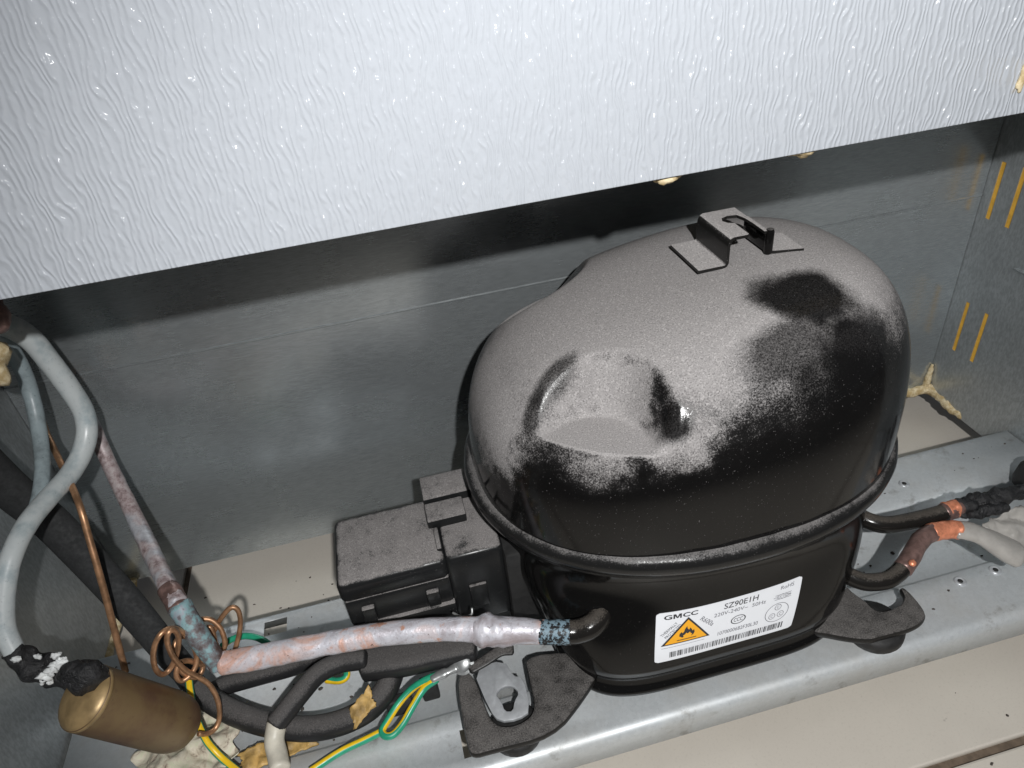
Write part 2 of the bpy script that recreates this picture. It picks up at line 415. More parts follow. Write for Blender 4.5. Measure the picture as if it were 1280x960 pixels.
# right side plate with four punched slots: the sheet is built round them
SB = [(.3555, .3592, .1440, .1812), (.3398, .3435, .1440, .1824), (.3507, .3540, .0460, .0853), (.3340, .3374, .0465, .0852)]
outer = [(.157, .0), (YB+.0005, .0), (YB+.0005, .296), (.157, .296)]
holes = [[(a, c), (b, c), (b, d), (a, d)] for a, b, c, d in SB]
T = Matrix(((0, 0, 1, 0), (1, 0, 0, 0), (0, 1, 0, 0), (0, 0, 0, 1)))
obj('side_plate', prism(outer, XR+.0003, XR+.0012, holes, T=T), M['wall2'], cab, smooth=False)
for a, b, c, d in SB:
    obj('slot', box(XR+.0009, XR+.004, a-.0005, b+.0005, c-.0005, d+.0005), M['slot'], cab, smooth=False)
obj('seam_line', box(XR-.0009, XR+.0002, .16, YB-.04, .1225, .1232), M['wall2'], cab, smooth=False)
# foam squeezed out below the panel edge, and in the corners
for (u, c, r, sd) in ((0, (0.0999, .226, 0.2629), (.0062, .004, .0032), 1), (1, (0.1520, .226, 0.2631), (.0066, .004, .0024), 2), (2, (0.2319, .2198, 0.2765), (.0016, .0008, .0048), 5)):
    obj('foam_lump', lump(c, r, .5, 300, sd), M['foam'], cab)
bead = [(0.34819, 0.36263, 0.004, 0.0022), (0.36048, 0.36449, 0.004, 0.003), (0.3721, 0.36444, 0.004, 0.0032), (0.38095, 0.36289, 0.005, 0.004), (0.38398, 0.35435, 0.004, 0.0034), (0.38298, 0.3412, 0.003, 0.0036), (0.38371, 0.32896, 0.002, 0.0022)]
obj('foam_bead', tube(bead, .003, 10, 6, .55, 260), M['foam'], cab)
obj('foam_bead', tube([(XR-.002, YB-.002, .006, .003), (XR-.0015, YB-.0015, .016, .0022), (XR-.001, YB-.001, .026, .001)], .002, 8, 5, .4, 300), M['foam'], cab)
obj('foam_bead', lump((XL+.003, YB-.003, .001), (.005, .005, .0045), .5, 200, 8), M['foam'], cab)
obj('foam_bead', tube([(-0.21254, 0.37012, -0.004, 0.003), (-0.21107, 0.34312, -0.004, 0.0026), (-0.2118, 0.3238, -0.004, 0.003), (-0.21294, 0.29199, -0.004, 0.0024), (-0.21412, 0.26613, -0.004, 0.003), (-0.21156, 0.24259, -0.004, 0.0032)], .003, 8, 6, .4, 200), M['foam'], cab)
# ragged insulation the tubes come out of, at the left
obj('foam_lump', lump([(-0.17402, 0.3, 0.2078)][0], (.0105, .008, .012), .45, 110, 11), M['foam'], cab)
obj('foam_lump', lump([(-0.15523, 0.285, 0.23548)][0], (.009, .008, .009), .4, 130, 12), M['brown_copper'], cab)

# ------------------------------------------------------------------ base tray
ZT, ZC = .018, .0128
P = [(.1715, -.001), (.1692, .0005), (.1692, 0.01280), (0.16930, 0.01381), (0.16960, 0.01479), (0.17008, 0.01569), (0.17072, 0.01648), (0.17151, 0.01712), (0.17241, 0.01760), (0.17339, 0.01790), (0.1744, ZT), (.2028, ZT), (.2048, ZC+.003), (.2075, ZC), (.2515, ZC), (.2545, ZC+.003), (.2565, ZT), (.2785, ZT), (.2888, ZT), (.2918, ZT), (.2932, ZT-.001), (.2934, .008)]
xs = sorted([XL+.0015, -.15, -.1115, -.0985, -.0135, -.0085, .06, .14, .22, .30, XR-.0008])
def cell_open(x, y):
    if -.1115 < x < -.0985 and .2785 < y < .2888: return True       # square hole in the rear flange
    return False
Pm = []
for p, q in zip(P, P[1:]): Pm.append(p)
Pm.append(P[-1])
# a second opening by the left foot, in the front flange
i0 = [i for i, p in enumerate(Pm) if p == (0.1744, ZT)][0]
Pm[i0+1:i0+1] = [(.1790, ZT), (.1935, ZT)]
V = [(x, y, z) for x in xs for y, z in Pm]; n = len(Pm); F = []
for a in range(len(xs)-1):
    for b in range(n-1):
        mx = (xs[a]+xs[a+1])/2; my = (Pm[b][0]+Pm[b+1][0])/2
        if cell_open(mx, my) or (-.0135 < mx < -.0085 and .1790 < my < .1935): continue
        F.append((a*n+b, a*n+b+1, (a+1)*n+b+1, (a+1)*n+b)[::-1])
tray = thing('base_tray', 'galvanised steel tray carrying the compressor across the bottom of the compartment', 'tray', (.0855, .231, 0))
to = obj('tray_sheet', (V, F), M['tray'], tray, auto=60)
so = to.modifiers.new('thickness', 'SOLIDIFY'); so.thickness = .0011; so.offset = -1
for c in [(0.28692, 0.27032, 0.018), (0.26535, 0.19701, 0.018), (0.28784, 0.19773, 0.018)]:
    s = obj('screw', lathe([(.0001, .0004), (.0011, .0003), (.0017, .0009), (.0026, .0010), (.0032, .0004), (.0034, -.001)], c, seg=20), M['plate'], tray)
    obj('screw_hole', lathe([(.0015, -.0004), (.0014, .0006), (.0001, .0007)], c, seg=14), M['dark'], s)
# small torn hole seen at the right of the tray floor
for pts, nm in ((((1163,690),(1170,680),(1186,679),(1200,684),(1212,691),(1200,692),(1190,690),(1186,684),(1178,688)), 'a'),):
    pass

# ------------------------------------------------------------------ compressor
CO = (.1271, .2682, .018)
comp = thing('compressor', 'glossy black compressor, rounded top thick with grey dust, white rating label in front', 'compressor', CO)
def rr(th, a, b, n): return (np.abs(np.cos(th)/a)**n+np.abs(np.sin(th)/b)**n)**(-1/n)
def sst(x): x = np.clip(x, 0, 1); return x*x*(3-2*x)
PROF = [(.1045, .004), (.1, .0045), (.096, .006), (.09, .0068), (.05, .008), (.040, .0085), (.036, .0095), (.032, .0115), (.0285, .0105), (.0255, .0085), (.0232, .0085), (.0217, .011)]
PZ = np.array([p[0] for p in PROF])[::-1]; PIN = np.array([p[1] for p in PROF])[::-1]
def shell(th, z):
    th = np.asarray(th, float); z = np.asarray(z, float)
    s = 1-sst((z-.028)/.06); ins = np.interp(z, PZ, PIN)-.0075*s
    a = .1087+(.0785-.1087)*s; b = .0866+(.0885-.0866)*s; n = 2.2+(4.8-2.2)*s; cx = .1271+(.1195-.1271)*s
    r = rr(th, a-ins, b-ins, n)
    return np.stack([cx+r*np.cos(th), .2682+r*np.sin(th), z+0*th], -1)
def grid_obj(name, A, mats, parent, closed_top=False, closed_bot=False, **k):
    nz, nt = A.shape[:2]; V = A.reshape(-1, 3).tolist(); F = []
    for i in range(nz-1):
        for j in range(nt): F.append((i*nt+j, i*nt+(j+1) % nt, (i+1)*nt+(j+1) % nt, (i+1)*nt+j))
    if closed_bot: F.append(tuple(range(nt))[::-1])
    if closed_top: F.append(tuple((nz-1)*nt+j for j in range(nt)))
    return obj(name, (V, F), mats, parent, **k)
NTH = 240
th = np.linspace(0, 2*PI, NTH, endpoint=False)
zs = np.concatenate([np.linspace(.0217, .042, 22), np.linspace(.045, .088, 20), np.linspace(.09, .1045, 10)])
A = np.stack([shell(th, np.full(NTH, z)) for z in zs])
shell_o = grid_obj('lower_shell', A, M['gloss'], comp, closed_bot=True, closed_top=True)
# weld rim between the halves
R = []
for dz, dr in ((.0965, -.0052), (.0975, -.0026), (.0990, -.0014), (.1000, -.0020), (.1008, -.0012), (.1022, .0002), (.1045, .0016), (.1070, .0021), (.1095, .0016), (.1116, .0002), (.1128, -.0018), (.1134, -.0046)):
    r = rr(th, .1087+dr, .0866+dr, 2.2); jit = np.array([mnoise.noise(Vector((math.cos(a)*9, math.sin(a)*9, dz*90)))*.00028 for a in th])
    R.append(np.stack([.1271+(r+jit)*np.cos(th), .2682+(r+jit)*np.sin(th), dz+jit], -1))
grid_obj('weld_rim', np.stack(R), M['rim'], comp)
# upper dome
zf, zt, m_, tx, ty, ins, tilt, nn = .105, .2011, 3.475, .0012, -.0014, .0029, 1.6736, 2.3456
ph = np.linspace(0, PI/2, 4000); kk = np.cos(ph)**(2/m_); tt = np.sin(ph)**(2/m_)
L = np.concatenate([[0], np.cumsum(np.hypot(np.diff(kk)*.1, np.diff(tt)*.096))])
ND = 150
pz = np.interp(np.linspace(0, L[-1]*.9985, ND), L, ph)
ND_T = 420; thd = np.linspace(0, 2*PI, ND_T, endpoint=False)
def dome_pts(thd, pz):
    K = np.cos(pz)**(2/m_); T_ = np.sin(pz)**(2/m_)
    r = rr(thd, .1087-ins, .0866-ins, nn)
    X = .1271+r[None]*np.cos(thd)[None]*K[:, None]+tx*T_[:, None]
    Y = .2682+r[None]*np.sin(thd)[None]*K[:, None]+ty*T_[:, None]
    Zz = zf+(zt-zf)*T_[:, None]*(1+tilt*(X-.1271))
    def notch(cx, cy, zsh, r0, r1, Zz):
        d = np.hypot((X-cx), (Y-cy)); k = sst((r1-d)/(r1-r0))
        low = np.minimum(Zz, zsh+.018*np.clip(d/r1, 0, 1)**2*0+.0)
        return Zz*(1-k)+low*k
    Zz = notch(.0650, .2060, .1640, .0205, .0330, Zz)
    Zz = notch(.0680, .3270, .1620, .0120, .0345, Zz)
    # soft vertical fold on the front left and gentle hand-beaten unevenness
    return np.stack([X, Y, Zz], -1)
D = dome_pts(thd, pz)
wip = lambda p: tuple(np.array(p)-np.array(CO))
M['dome'] = dusty('dusty_black_dome', 1., .08, 1.0, (.005, .0048, .0048), (.34, .325, .322), .12, edge=.6,
    wipes=((wip((.1620, .2265, .2010)), (.0215, .0150, .03), -.42, .97), (wip((.1440, .2060, .1900)), (.0200, .0120, .03), .10, .80), (wip((.1770, .2040, .1850)), (.021, .0130, .032), .35, .97), (wip((.1600, .1960, .1760)), (.024, .008, .020), .1, .8),
           (wip((.0560, .2365, .1810)), (.0150, .0064, .014), .42, .80), (wip((.0435, .2270, .1745)), (.0130, .0058, .014), .85, .80), (wip((.0945, .1990, .1745)), (.0085, .0080, .010), 0, .95)),
    blobs=((wip((.0300, .2560, .1500)), (.018, .045, .030), 0, .42), (wip((.0950, .1960, .1640)), (.020, .012, .016), 0, .30), (wip((.0620, .2000, .1560)), (.024, .012, .012), 0, .25), (wip((.0700, .2320, .1780)), (.024, .018, .016), 0, .40), (wip((.0850, .2250, .1760)), (.016, .020, .018), 0, .38), (wip((.2300, .2500, .1700)), (.014, .05, .040), 0, .40)))
dome = grid_obj('upper_dome', D, M['dome'], comp, closed_top=True)
dome['label'] = 'rounded lid under grey dust with two rubbed black patches and a scooped hollow'
# bracket on the dome: bent strip with a slotted top
y0, y1 = .2578, .2890
zl, zr_, zt_ = .2036, .2068, .2175
def strip(pts, th_, ya, yb, skew=0.):
    P_ = [Vector(p) for p in pts]; V, F = [], []
    for k, p in enumerate(P_):
        d = (P_[min(k+1, len(P_)-1)]-P_[max(k-1, 0)]).normalized(); n_ = Vector((-d.y, d.x))*th_/2
        for q, y in ((p+n_, ya), (p+n_, yb), (p-n_, yb), (p-n_, ya)): V.append((q.x, y-skew*(q.x-P_[0].x), q.y))
    for k in range(len(P_)-1):
        for e in range(4): F.append((k*4+e, k*4+(e+1) % 4, k*4+4+(e+1) % 4, k*4+4+e))
    F += [(0, 1, 2, 3), tuple(len(V)-4+e for e in (3, 2, 1, 0))]
    return V, F
za, zb_ = zl+.0006, zr_+.0004
segs = join(
    strip([(.1312, za), (.1430, za), (.1440, za+.0003), (.1446, za+.0013), (.1447, zt_-.0042), (.1450, zt_-.0024), (.1457, zt_-.0012), (.1468, zt_-.0007), (.1476, zt_-.0007)], .0014, y0, y1-.0015),
    prism([(.1474, y0), (.1532, y0), (.1540, y0+.0008), (.1540, y0+.0135), (.1515, y0+.0150), (.1503, y0+.0178), (.1515, y0+.0208), (.1550, y0+.0222), (.1592, y0+.0212), (.1606, y0+.0160), (.1610, y0+.0100), (.1610, y0), (.1624, y0), (.1624, y1-.0015), (.1474, y1-.0015)], zt_-.0014, zt_),
    strip([(.1622, zt_-.0007), (.1630, zt_-.0009), (.1636, zt_-.0016), (.1639, zt_-.003), (.1640, zb_+.0012), (.1646, zb_+.0003), (.1656, zb_), (.1785, zb_)], .0014, y0-.0002, y1-.013, .25))
M['brk'] = dusty('dusty_bracket', 1., .25, .85, (.012, .0115, .011), (.46, .44, .435), .3, edge=.35)
obj('bracket_hook', join(lathe([(.0017, -.0005), (.0019, .0015), (.0019, .0095), (.0015, .0108), (.0003, .0112)], (.1638, y0+.0002, zb_), seg=18), box(.1622, .1634, y0+.0008, y0+.0200, zb_+.0004, zt_-.0016, .0004)), M['gloss'], comp, auto=40)
b_ = obj('bracket', segs, M['brk'], comp, smooth=True, auto=30)
# terminal box on the left end
tb = obj('terminal_box', join(box(-.0555, -.0018, .2372, .2830, .0745, .0885, .0036, 3), box(-.0547, -.0020, .2380, .2822, .0560, .0752, .0024, 2)), M['box'], comp, auto=40)
tb['label'] = 'dusty black plastic cover on the left end'
obj('box_collar', box(-.0030, .0262, .2380, .2950, .036, .0880, .0030, 3), M['box'], tb, auto=40)
obj('box_socket', box(.0255, .0500, .2330, .2950, .024, .0850, .002), M['rubber'], tb, auto=40)
obj('latch', box(-.0075, .0125, .2600, .2740, .0870, .0930, .0010), M['box'], tb, auto=40)
obj('latch', box(-.0075, .0175, .2765, .2950, .0850, .0930, .0010), M['box'], tb, auto=40)
for q in (-.0440, -.0120):
    obj('snap_clip', box(q-.0032, q+.0032, .2352, .2384, .0600, .0700, .0007), M['box'], tb, auto=40)
obj('snap_clip', box(.0060, .0150, .2362, .2384, .0500, .0660, .0008), M['box'], tb, auto=40)
obj('box_lip', box(-.0540, -.0018, .2360, .2820, .0480, .0575, .0016), M['box'], tb, auto=40)
obj('rib', box(-.0055, -.0030, .2440, .2590, .0830, .0900, .0008), M['box'], tb, auto=40)
obj('clip_wire', tube([(-0.00453, 0.228, 0.06085), (-0.00037, 0.224, 0.06116), (0.00403, 0.223, 0.06252), (0.00507, 0.225, 0.06451)], .0006, 8, 6), M['bolt'], tb)
# mounting feet
def foot(outline, name_label, sm=2):
    o = obj('foot', prism(smooth_loop(outline, sm), .0252, .0300, bev=.0016), M['foot'], comp, auto=35); o['label'] = name_label; return o
fL = foot([(-0.01029, 0.21593, 0.03), (-0.01105, 0.17821, 0.03), (-0.00945, 0.1728, 0.03), (-0.00048, 0.17282, 0.03), (0.02873, 0.17153, 0.03), (0.04779, 0.185, 0.03), (0.0689, 0.20422, 0.03), (0.0263, 0.21741, 0.03), (0.02479, 0.20339, 0.03), (0.02427, 0.18617, 0.03), (0.01678, 0.18143, 0.03), (0.00685, 0.18196, 0.03), (0.00167, 0.18837, 0.03), (-0.00061, 0.21482, 0.03)], 'dusty black foot plate with a zinc tab in its cut-out')
obj('grommet', lathe([(.0115, .0), (.0125, .002), (.0125, .006), (.0105, .0085)], (.0130, .1840, .0178), seg=28), M['rubber'], fL)
fR = foot([(0.16856, 0.19013, 0.03), (0.1682, 0.18532, 0.03), (0.17429, 0.18244, 0.03), (0.18171, 0.17772, 0.03), (0.19134, 0.17328, 0.03), (0.19748, 0.17327, 0.03), (0.21437, 0.17277, 0.03), (0.22385, 0.17516, 0.03), (0.22802, 0.17985, 0.03), (0.22821, 0.195, 0.03), (0.22514, 0.19654, 0.03), (0.22418, 0.19093, 0.03), (0.21986, 0.18707, 0.03), (0.2125, 0.18581, 0.03), (0.20679, 0.18609, 0.03), (0.20428, 0.18894, 0.03), (0.20393, 0.19426, 0.03), (0.20136, 0.19988, 0.03), (0.20034, 0.20732, 0.03), (0.19063, 0.21046, 0.03)], 'black foot plate under the curved pipe')
obj('grommet', lathe([(.0135, .0), (.0145, .002), (.0145, .006), (.0125, .0085)], (.2030, .1840, .0178), seg=28), M['rubber'], fR)
tab = obj('mounting_tab', prism(smooth_loop([(-0.00122, 0.2156, 0.0305), (0.0155, 0.21609, 0.0305), (0.01762, 0.2057, 0.0305), (0.02247, 0.20377, 0.0305), (0.02184, 0.18577, 0.0305), (0.01496, 0.1833, 0.0305), (0.00599, 0.18475, 0.0305), (0.00278, 0.19147, 0.0305)], 1), .0285, .0306, [smooth_loop([(0.0071, 0.19869, 0.0305), (0.01141, 0.20177, 0.0305), (0.01642, 0.20069, 0.0305), (0.01852, 0.1961, 0.0305), (0.01531, 0.19277, 0.0305), (0.01335, 0.18789, 0.0305), (0.00968, 0.18899, 0.0305), (0.00928, 0.19416, 0.0305)], 1)], .0004), M['plate'], tray, auto=35)
tab['label'] = 'zinc mounting tab with a keyhole'
# stub of the suction pipe on the lower shell, its boss, and the bolt with the earth terminal
obj('pipe_boss', lathe([(.0115, -.006), (.0105, .0), (.0078, .003), (.0062, .0055)], [(0.06251, 0.2035, 0.06735)][0], (-.5, -.80, .1), 28), M['gloss'], comp)
stub = obj('pipe_stub', tube([(0.0666, 0.206, 0.06856, 0.0056), (0.06177, 0.199, 0.06862, 0.0056), (0.05587, 0.1955, 0.06787, 0.0056), (0.04982, 0.1962, 0.06587, 0.0057), (0.04582, 0.197, 0.06588, 0.0057)], .0057, 20, 8), M['blackpipe'], comp)
# flaking blue-black paint at the joint
t_ = NT('flaked_blue_paint'); q_ = t_.step(t_.noise(420, 5, .75), .47, .53)
M['flake'] = t_.set(col=t_.mix(q_, (.012, .012, .013), (.20, .29, .35)), rough=.5)
obj('paint_flakes', tube([(0.04653, 0.1968, 0.06585), (0.04302, 0.198, 0.06572), (0.03845, 0.1996, 0.06549), (0.03314, 0.2014, 0.06531)], .0058, 20, 6), M['flake'], stub)
stR = obj('pipe_stub', tube([(0.19615, 0.2151, 0.058), (0.1902, 0.20762, 0.056), (0.18883, 0.20202, 0.053), (0.19182, 0.19832, 0.05), (0.19846, 0.19313, 0.048), (0.20782, 0.19062, 0.048), (0.21576, 0.19225, 0.048), (0.22191, 0.19473, 0.049)], .0045, 18, 8), M['blackpipe'], comp)
obj('pipe_stub', tube([(0.21872, 0.23287, 0.052), (0.22298, 0.22552, 0.051), (0.2316, 0.22051, 0.05), (0.24955, 0.21873, 0.05), (0.26417, 0.21874, 0.05)], .0047, 18, 8), M['blackpipe'], comp)
arm = obj('terminal_arm', tube([(-0.00197, 0.21212, 0.036), (0.00579, 0.21366, 0.037), (0.01421, 0.21599, 0.038), (0.0202, 0.21508, 0.038)], .0032, 12, 6, flat=.4), M['foot'], comp)
obj('bolt', lathe([(.0048, -.012), (.0048, -.003), (.0060, -.0028), (.0060, -.0014), (.0047, -.0012), (.0047, .0018), (.0036, .0026), (.0001, .0028)], [(-0.00553, 0.21519, 0.0385)][0], (-.25, -.45, .8), 24), M['bolt'], comp, auto=35)
# ---- rating label wrapped on the front of the shell
LW, LH = .0752, .0330
def lab(s, t, off):
    th_ = (4.2384*t+4.2876*(1-t))+((5.1026*t+5.0617*(1-t))-(4.2384*t+4.2876*(1-t)))*s
    z = (0.0718*t+0.0451*(1-t))+((0.0726*t+0.0449*(1-t))-(0.0718*t+0.0451*(1-t)))*s
    p = shell(th_, z); e = 1e-3
    d1 = shell(th_+e, z)-p; d2 = shell(th_, z+e*.1)-p
    nr = np.cross(d1, d2); nr = nr/np.linalg.norm(nr); 
    return tuple(p+nr*off)
def lab_poly(name, polys, mat, off, parent, sub=1):
    V, F = [], []
    for pl in polys:
        k = len(V); V += [tuple(p) for p in pl]; F.append(tuple(range(k, k+len(pl))))
    return lab_mesh(name, V, F, mat, off, parent)
def lab_mesh(name, V2, F, mat, off, parent):
    bm = bmesh.new(); vs = [bm.verts.new((a, b, 0)) for a, b in V2]
    for f in F:
        try: bm.faces.new([vs[i] for i in f])
        except ValueError: pass
    bmesh.ops.triangulate(bm, faces=[f for f in bm.faces if len(f.verts) > 3], ngon_method='EAR_CLIP')
    for ax, stp in ((0, .025), (1, .06)):
        lo, hi = min(v.co[ax] for v in bm.verts), max(v.co[ax] for v in bm.verts)
        for q in np.arange(math.ceil(lo/stp)*stp, hi, stp):
            no = Vector((0, 0, 0)); no[ax] = 1; co = Vector((0, 0, 0)); co[ax] = q
            bmesh.ops.bisect_plane(bm, geom=bm.verts[:]+bm.edges[:]+bm.faces[:], plane_co=co, plane_no=no, dist=1e-6)
    V, F = from_bm(bm)
    return obj(name, ([lab(a, b, off) for a, b, _ in V], F), mat, parent, smooth=False)
def rrect(r=.045, nx=28, ny=10):
    V, F = [], []; rx, ry = r*LH/LW, r
    for o in (.00025, -.0003):
        for j in range(ny+1):
            t = j/ny
            dy = min(t, 1-t)
            ix = rx*(1-math.sqrt(max(0, 1-((ry-dy)/ry)**2))) if dy < ry else 0
            for i in range(nx+1): V.append(lab(ix+(1-2*ix)*i/nx, t, o))
    N = (nx+1)*(ny+1); I = lambda i, j: j*(nx+1)+i
    for j in range(ny):
        for i in range(nx): F.append((I(i, j), I(i+1, j), I(i+1, j+1), I(i, j+1)))
    rim = [I(i, 0) for i in range(nx)]+[I(nx, j) for j in range(ny)]+[I(i, ny) for i in range(nx, 0, -1)]+[I(0, j) for j in range(ny, 0, -1)]
    for k in range(len(rim)): a, b = rim[k], rim[(k+1) % len(rim)]; F.append((b, a, a+N, b+N))
    return V, F
# finer rows near the rounded corners
label = obj('rating_label', rrect(.05, 40, 40), M['label_white'], comp, smooth=False)
label['label'] = 'white rating label with an orange flame warning triangle'
OFF = .0004
def text(body, s, t, wd, ht, mat, rot=0., name='print', parent=None, bold=0.):
    cu = bpy.data.curves.new('txt', 'FONT'); cu.body = body; cu.size = 1; cu.resolution_u = 3; cu.offset = bold
    to = bpy.data.objects.new('txt', cu); COL.objects.link(to)
    dg = bpy.context.evaluated_depsgraph_get(); me = to.evaluated_get(dg).to_mesh()
    V = np.array([v.co[:2] for v in me.vertices]); F = [tuple(p.vertices) for p in me.polygons]
    key = {}; ix = [key.setdefault((round(a, 6), round(b, 6)), len(key)) for a, b in V.tolist()]
    V = np.array(list(key)); F = [tuple(dict.fromkeys(ix[i] for i in f)) for f in F]; F = [f for f in F if len(f) > 2]
    to.evaluated_get(dg).to_mesh_clear(); bpy.data.objects.remove(to); bpy.data.curves.remove(cu)
    V = (V-V.min(0))/(V.max(0)-V.min(0))-.5
    V = V*np.array([wd*LW, ht*LH]); c, s_ = math.cos(rot), math.sin(rot)
    V = V @ np.array([[c, s_], [-s_, c]])
    return lab_mesh(name, [(s+x/LW, t+y/LH) for x, y in V], F, mat, OFF, parent or label)
text('G', .072, .905, .050, .088, M['ink'], bold=.025); text('CC', .212, .905, .098, .088, M['ink'], bold=.025)
mm = lambda pts: [(.104+x*.052, .861+y*.088) for x, y in pts]
lab_poly('print', [mm([(0, 0), (.2, 0), (.2, .62), (.2, 1), (0, 1)]), mm([(.8, 0), (1, 0), (1, 1), (.8, 1), (.8, .62)]), mm([(.2, .62), (.42, .08), (.58, .08), (.30, 1), (.2, 1)]), mm([(.42, .08), (.58, .08), (.8, .62), (.8, 1), (.70, 1)])], M['ink'], OFF, label)
text('SZ90E1H', .565, .875, .245, .115, M['ink'], bold=.004)
text('220V-240V~  50Hz', .565, .735, .375, .075, M['ink2'])
text('1070000682F30L30', .575, .325, .30, .075, M['ink2'])
text('RoHS', .895, .915, .095, .075, M['ink2'])
text('THERMALLY', .082, .665, .135, .05, M['ink'], .80)
text('PROTECTED', .108, .615, .135, .05, M['ink'], .80)
text('R600a', .335, .66, .125, .085, M['ink2'], -.75)
tri = [(.035, .345), (.365, .345), (.200, .845)]
trio = lab_poly('warning_triangle', [tri], M['ink'], OFF, label)
ctr = np.mean(tri, 0); tri2 = [tuple(ctr+(np.array(p)-ctr)*.86) for p in tri]
lab_poly('triangle_field', [tri2], M['label_orange'], OFF+.00012, label)
flame = [(-.030, -.065), (-.052, -.025), (-.050, .025), (-.038, .062), (-.032, .030), (-.022, .055), (-.018, .105), (-.004, .165), (.000, .11), (.012, .075), (.017, .12), (.028, .08), (.034, .04), (.044, .062), (.050, .01), (.044, -.035), (.028, -.065), (.034, -.022), (.022, .0), (.018, .032), (.004, .0), (-.006, .024), (-.016, -.01), (-.026, -.02), (-.022, -.055)]
lab_poly('flame_print', [[(.200+x, .515+y*.95) for x, y in flame]], M['ink'], OFF+.00022, label)
lab_poly('flame_print', [[(.135, .405), (.265, .405), (.265, .42), (.135, .42)]], M['ink'], OFF+.00022, label)
lab_poly('rule', [[(.04, .292), (.33, .292), (.33, .298), (.04, .298)]], M['ink2'], OFF, label)
def ring(cs, ct, rs, rt, wdt, mat, n=36, name='ring_print'):
    V, F = [], []
    for k in range(n):
        a = 2*PI*k/n
        for q in (1, 1-wdt): V.append(lab(cs+rs*q*math.cos(a), ct+rt*q*math.sin(a), OFF))
    F = [(2*k, 2*((k+1) % n), 2*((k+1) % n)+1, 2*k+1) for k in range(n)]
    return obj(name, (V, F), mat, label, smooth=False)
ring(.565, .52, .055, .088, .14, M['ink'])
text('CCC', .565, .52, .066, .075, M['ink'])
ring(.855, .43, .085, .185, .05, M['ink2'])
for a, b in ((.825, .37), (.885, .38), (.857, .53)):
    ring(a, b, .024, .058, .15, M['ink2']); text('C', a, b, .018, .05, M['ink2'])
ring(.872, .735, .066, .055, .09, M['ink2'], 4); text('SUCTION', .88, .735, .10, .05, M['ink2'])
for a, b, c, d in ((.818, .935, .775, .783), (.818, .935, .687, .695)): lab_poly('rule', [[(a, c), (b, c), (b, d), (a, d)]], M['ink2'], OFF, label)
bars = []; s = .095
while s < .925:
    wd = random.choice((.003, .003, .005, .008)); bars.append([(s, .075), (s+wd, .075), (s+wd, .195), (s, .195)]); s += wd+random.choice((.003, .004, .006, .009))
lab_poly('barcode', bars, M['ink'], OFF, label)

# ------------------------------------------------------------------ pipes on the left
sp = thing('suction_pipe', 'whitish oxidised copper pipe from the compressor, turning up behind the white tube', 'pipe', (-.05, .21, .03))
run = [(0.03493, 0.20092, 0.0652), (0.02787, 0.20336, 0.0655), (0.01713, 0.20644, 0.0665), (0.00635, 0.20916, 0.068), (-0.00807, 0.2134, 0.069), (-0.03026, 0.21853, 0.069), (-0.04905, 0.2216, 0.0685), (-0.06787, 0.22378, 0.068), (-0.08678, 0.2259, 0.067), (-0.10195, 0.22776, 0.066), (-0.11383, 0.22923, 0.066)]
rad = [.0058, .0059, .0066, .0059, .0056, .0055, .0055, .0055, .0056, .0056, .0054]
obj('horizontal_run', tube([(*p, r) for p, r in zip(run, rad)], .006, 22, 10, .06, 160), M['oxide'], sp)
obj('joint_collar', tube([(*p, r) for p, r in zip([(0.02062, 0.20489, 0.0665), (0.01413, 0.20656, 0.067), (0.00844, 0.20842, 0.0675), (0.00337, 0.20949, 0.0682)], (.0062, .0071, .0073, .0061))], .007, 20, 6, .14, 260), M['oxide'], sp)
up = [(-0.11554, 0.229, 0.06519, 0.0046), (-0.11779, 0.232, 0.0726, 0.00478), (-0.12196, 0.238, 0.08269, 0.00506), (-0.12591, 0.245, 0.09363, 0.00524)]
obj('verdigris_elbow', tube(up, .006, 20, 10, .06, 200), M['patina'], sp)
up2 = [(-0.12612, 0.2455, 0.09426, 0.00445), (-0.13376, 0.26, 0.09423, 0.00437), (-0.14477, 0.284, 0.09356, 0.00437), (-0.15404, 0.305, 0.0999, 0.00412), (-0.16121, 0.322, 0.11075, 0.00386), (-0.16645, 0.335, 0.12286, 0.0037), (-0.16843, 0.343, 0.13924, 0.0037), (-0.17006, 0.348, 0.15721, 0.00403)]
obj('upper_run', tube(up2, .005, 18, 8, .05, 240), M['mauve'], sp)
obj('burnt_band', tube([(-0.12568, 0.244, 0.09187), (-0.12874, 0.25, 0.0938), (-0.13185, 0.256, 0.09475)], .0050, 18, 5, .08, 300), M['brown_copper'], sp)

wt = thing('white_tube', 'thick grey-white tube curving in an S down to the copper filter', 'tube', (-.16, .25, .08))
path = [(-0.18787, 0.32, 0.2189, 0.0055), (-0.17671, 0.323, 0.21388, 0.0055), (-0.17034, 0.325, 0.20964, 0.00533), (-0.16568, 0.326, 0.20116, 0.00516), (-0.16312, 0.326, 0.18814, 0.00499), (-0.16058, 0.325, 0.17186, 0.0049), (-0.15957, 0.323, 0.15735, 0.00482), (-0.16201, 0.316, 0.14664, 0.00482), (-0.1679, 0.303, 0.14001, 0.00464), (-0.17361, 0.285, 0.14044, 0.00447), (-0.17759, 0.268, 0.14097, 0.00439), (-0.18156, 0.253, 0.13645, 0.0043), (-0.18565, 0.243, 0.12638, 0.0043), (-0.18769, 0.235, 0.11597, 0.00421), (-0.18624, 0.229, 0.10693, 0.00413)]
obj('tube_wall', tube(path, .0047, 22, 10, .02, 150), M['wtube'], wt)
nt_ = thing('grey_tube', 'thinner blue-grey tube hanging left of the thick white tube and passing behind it', 'tube', (-.19, .27, .10))
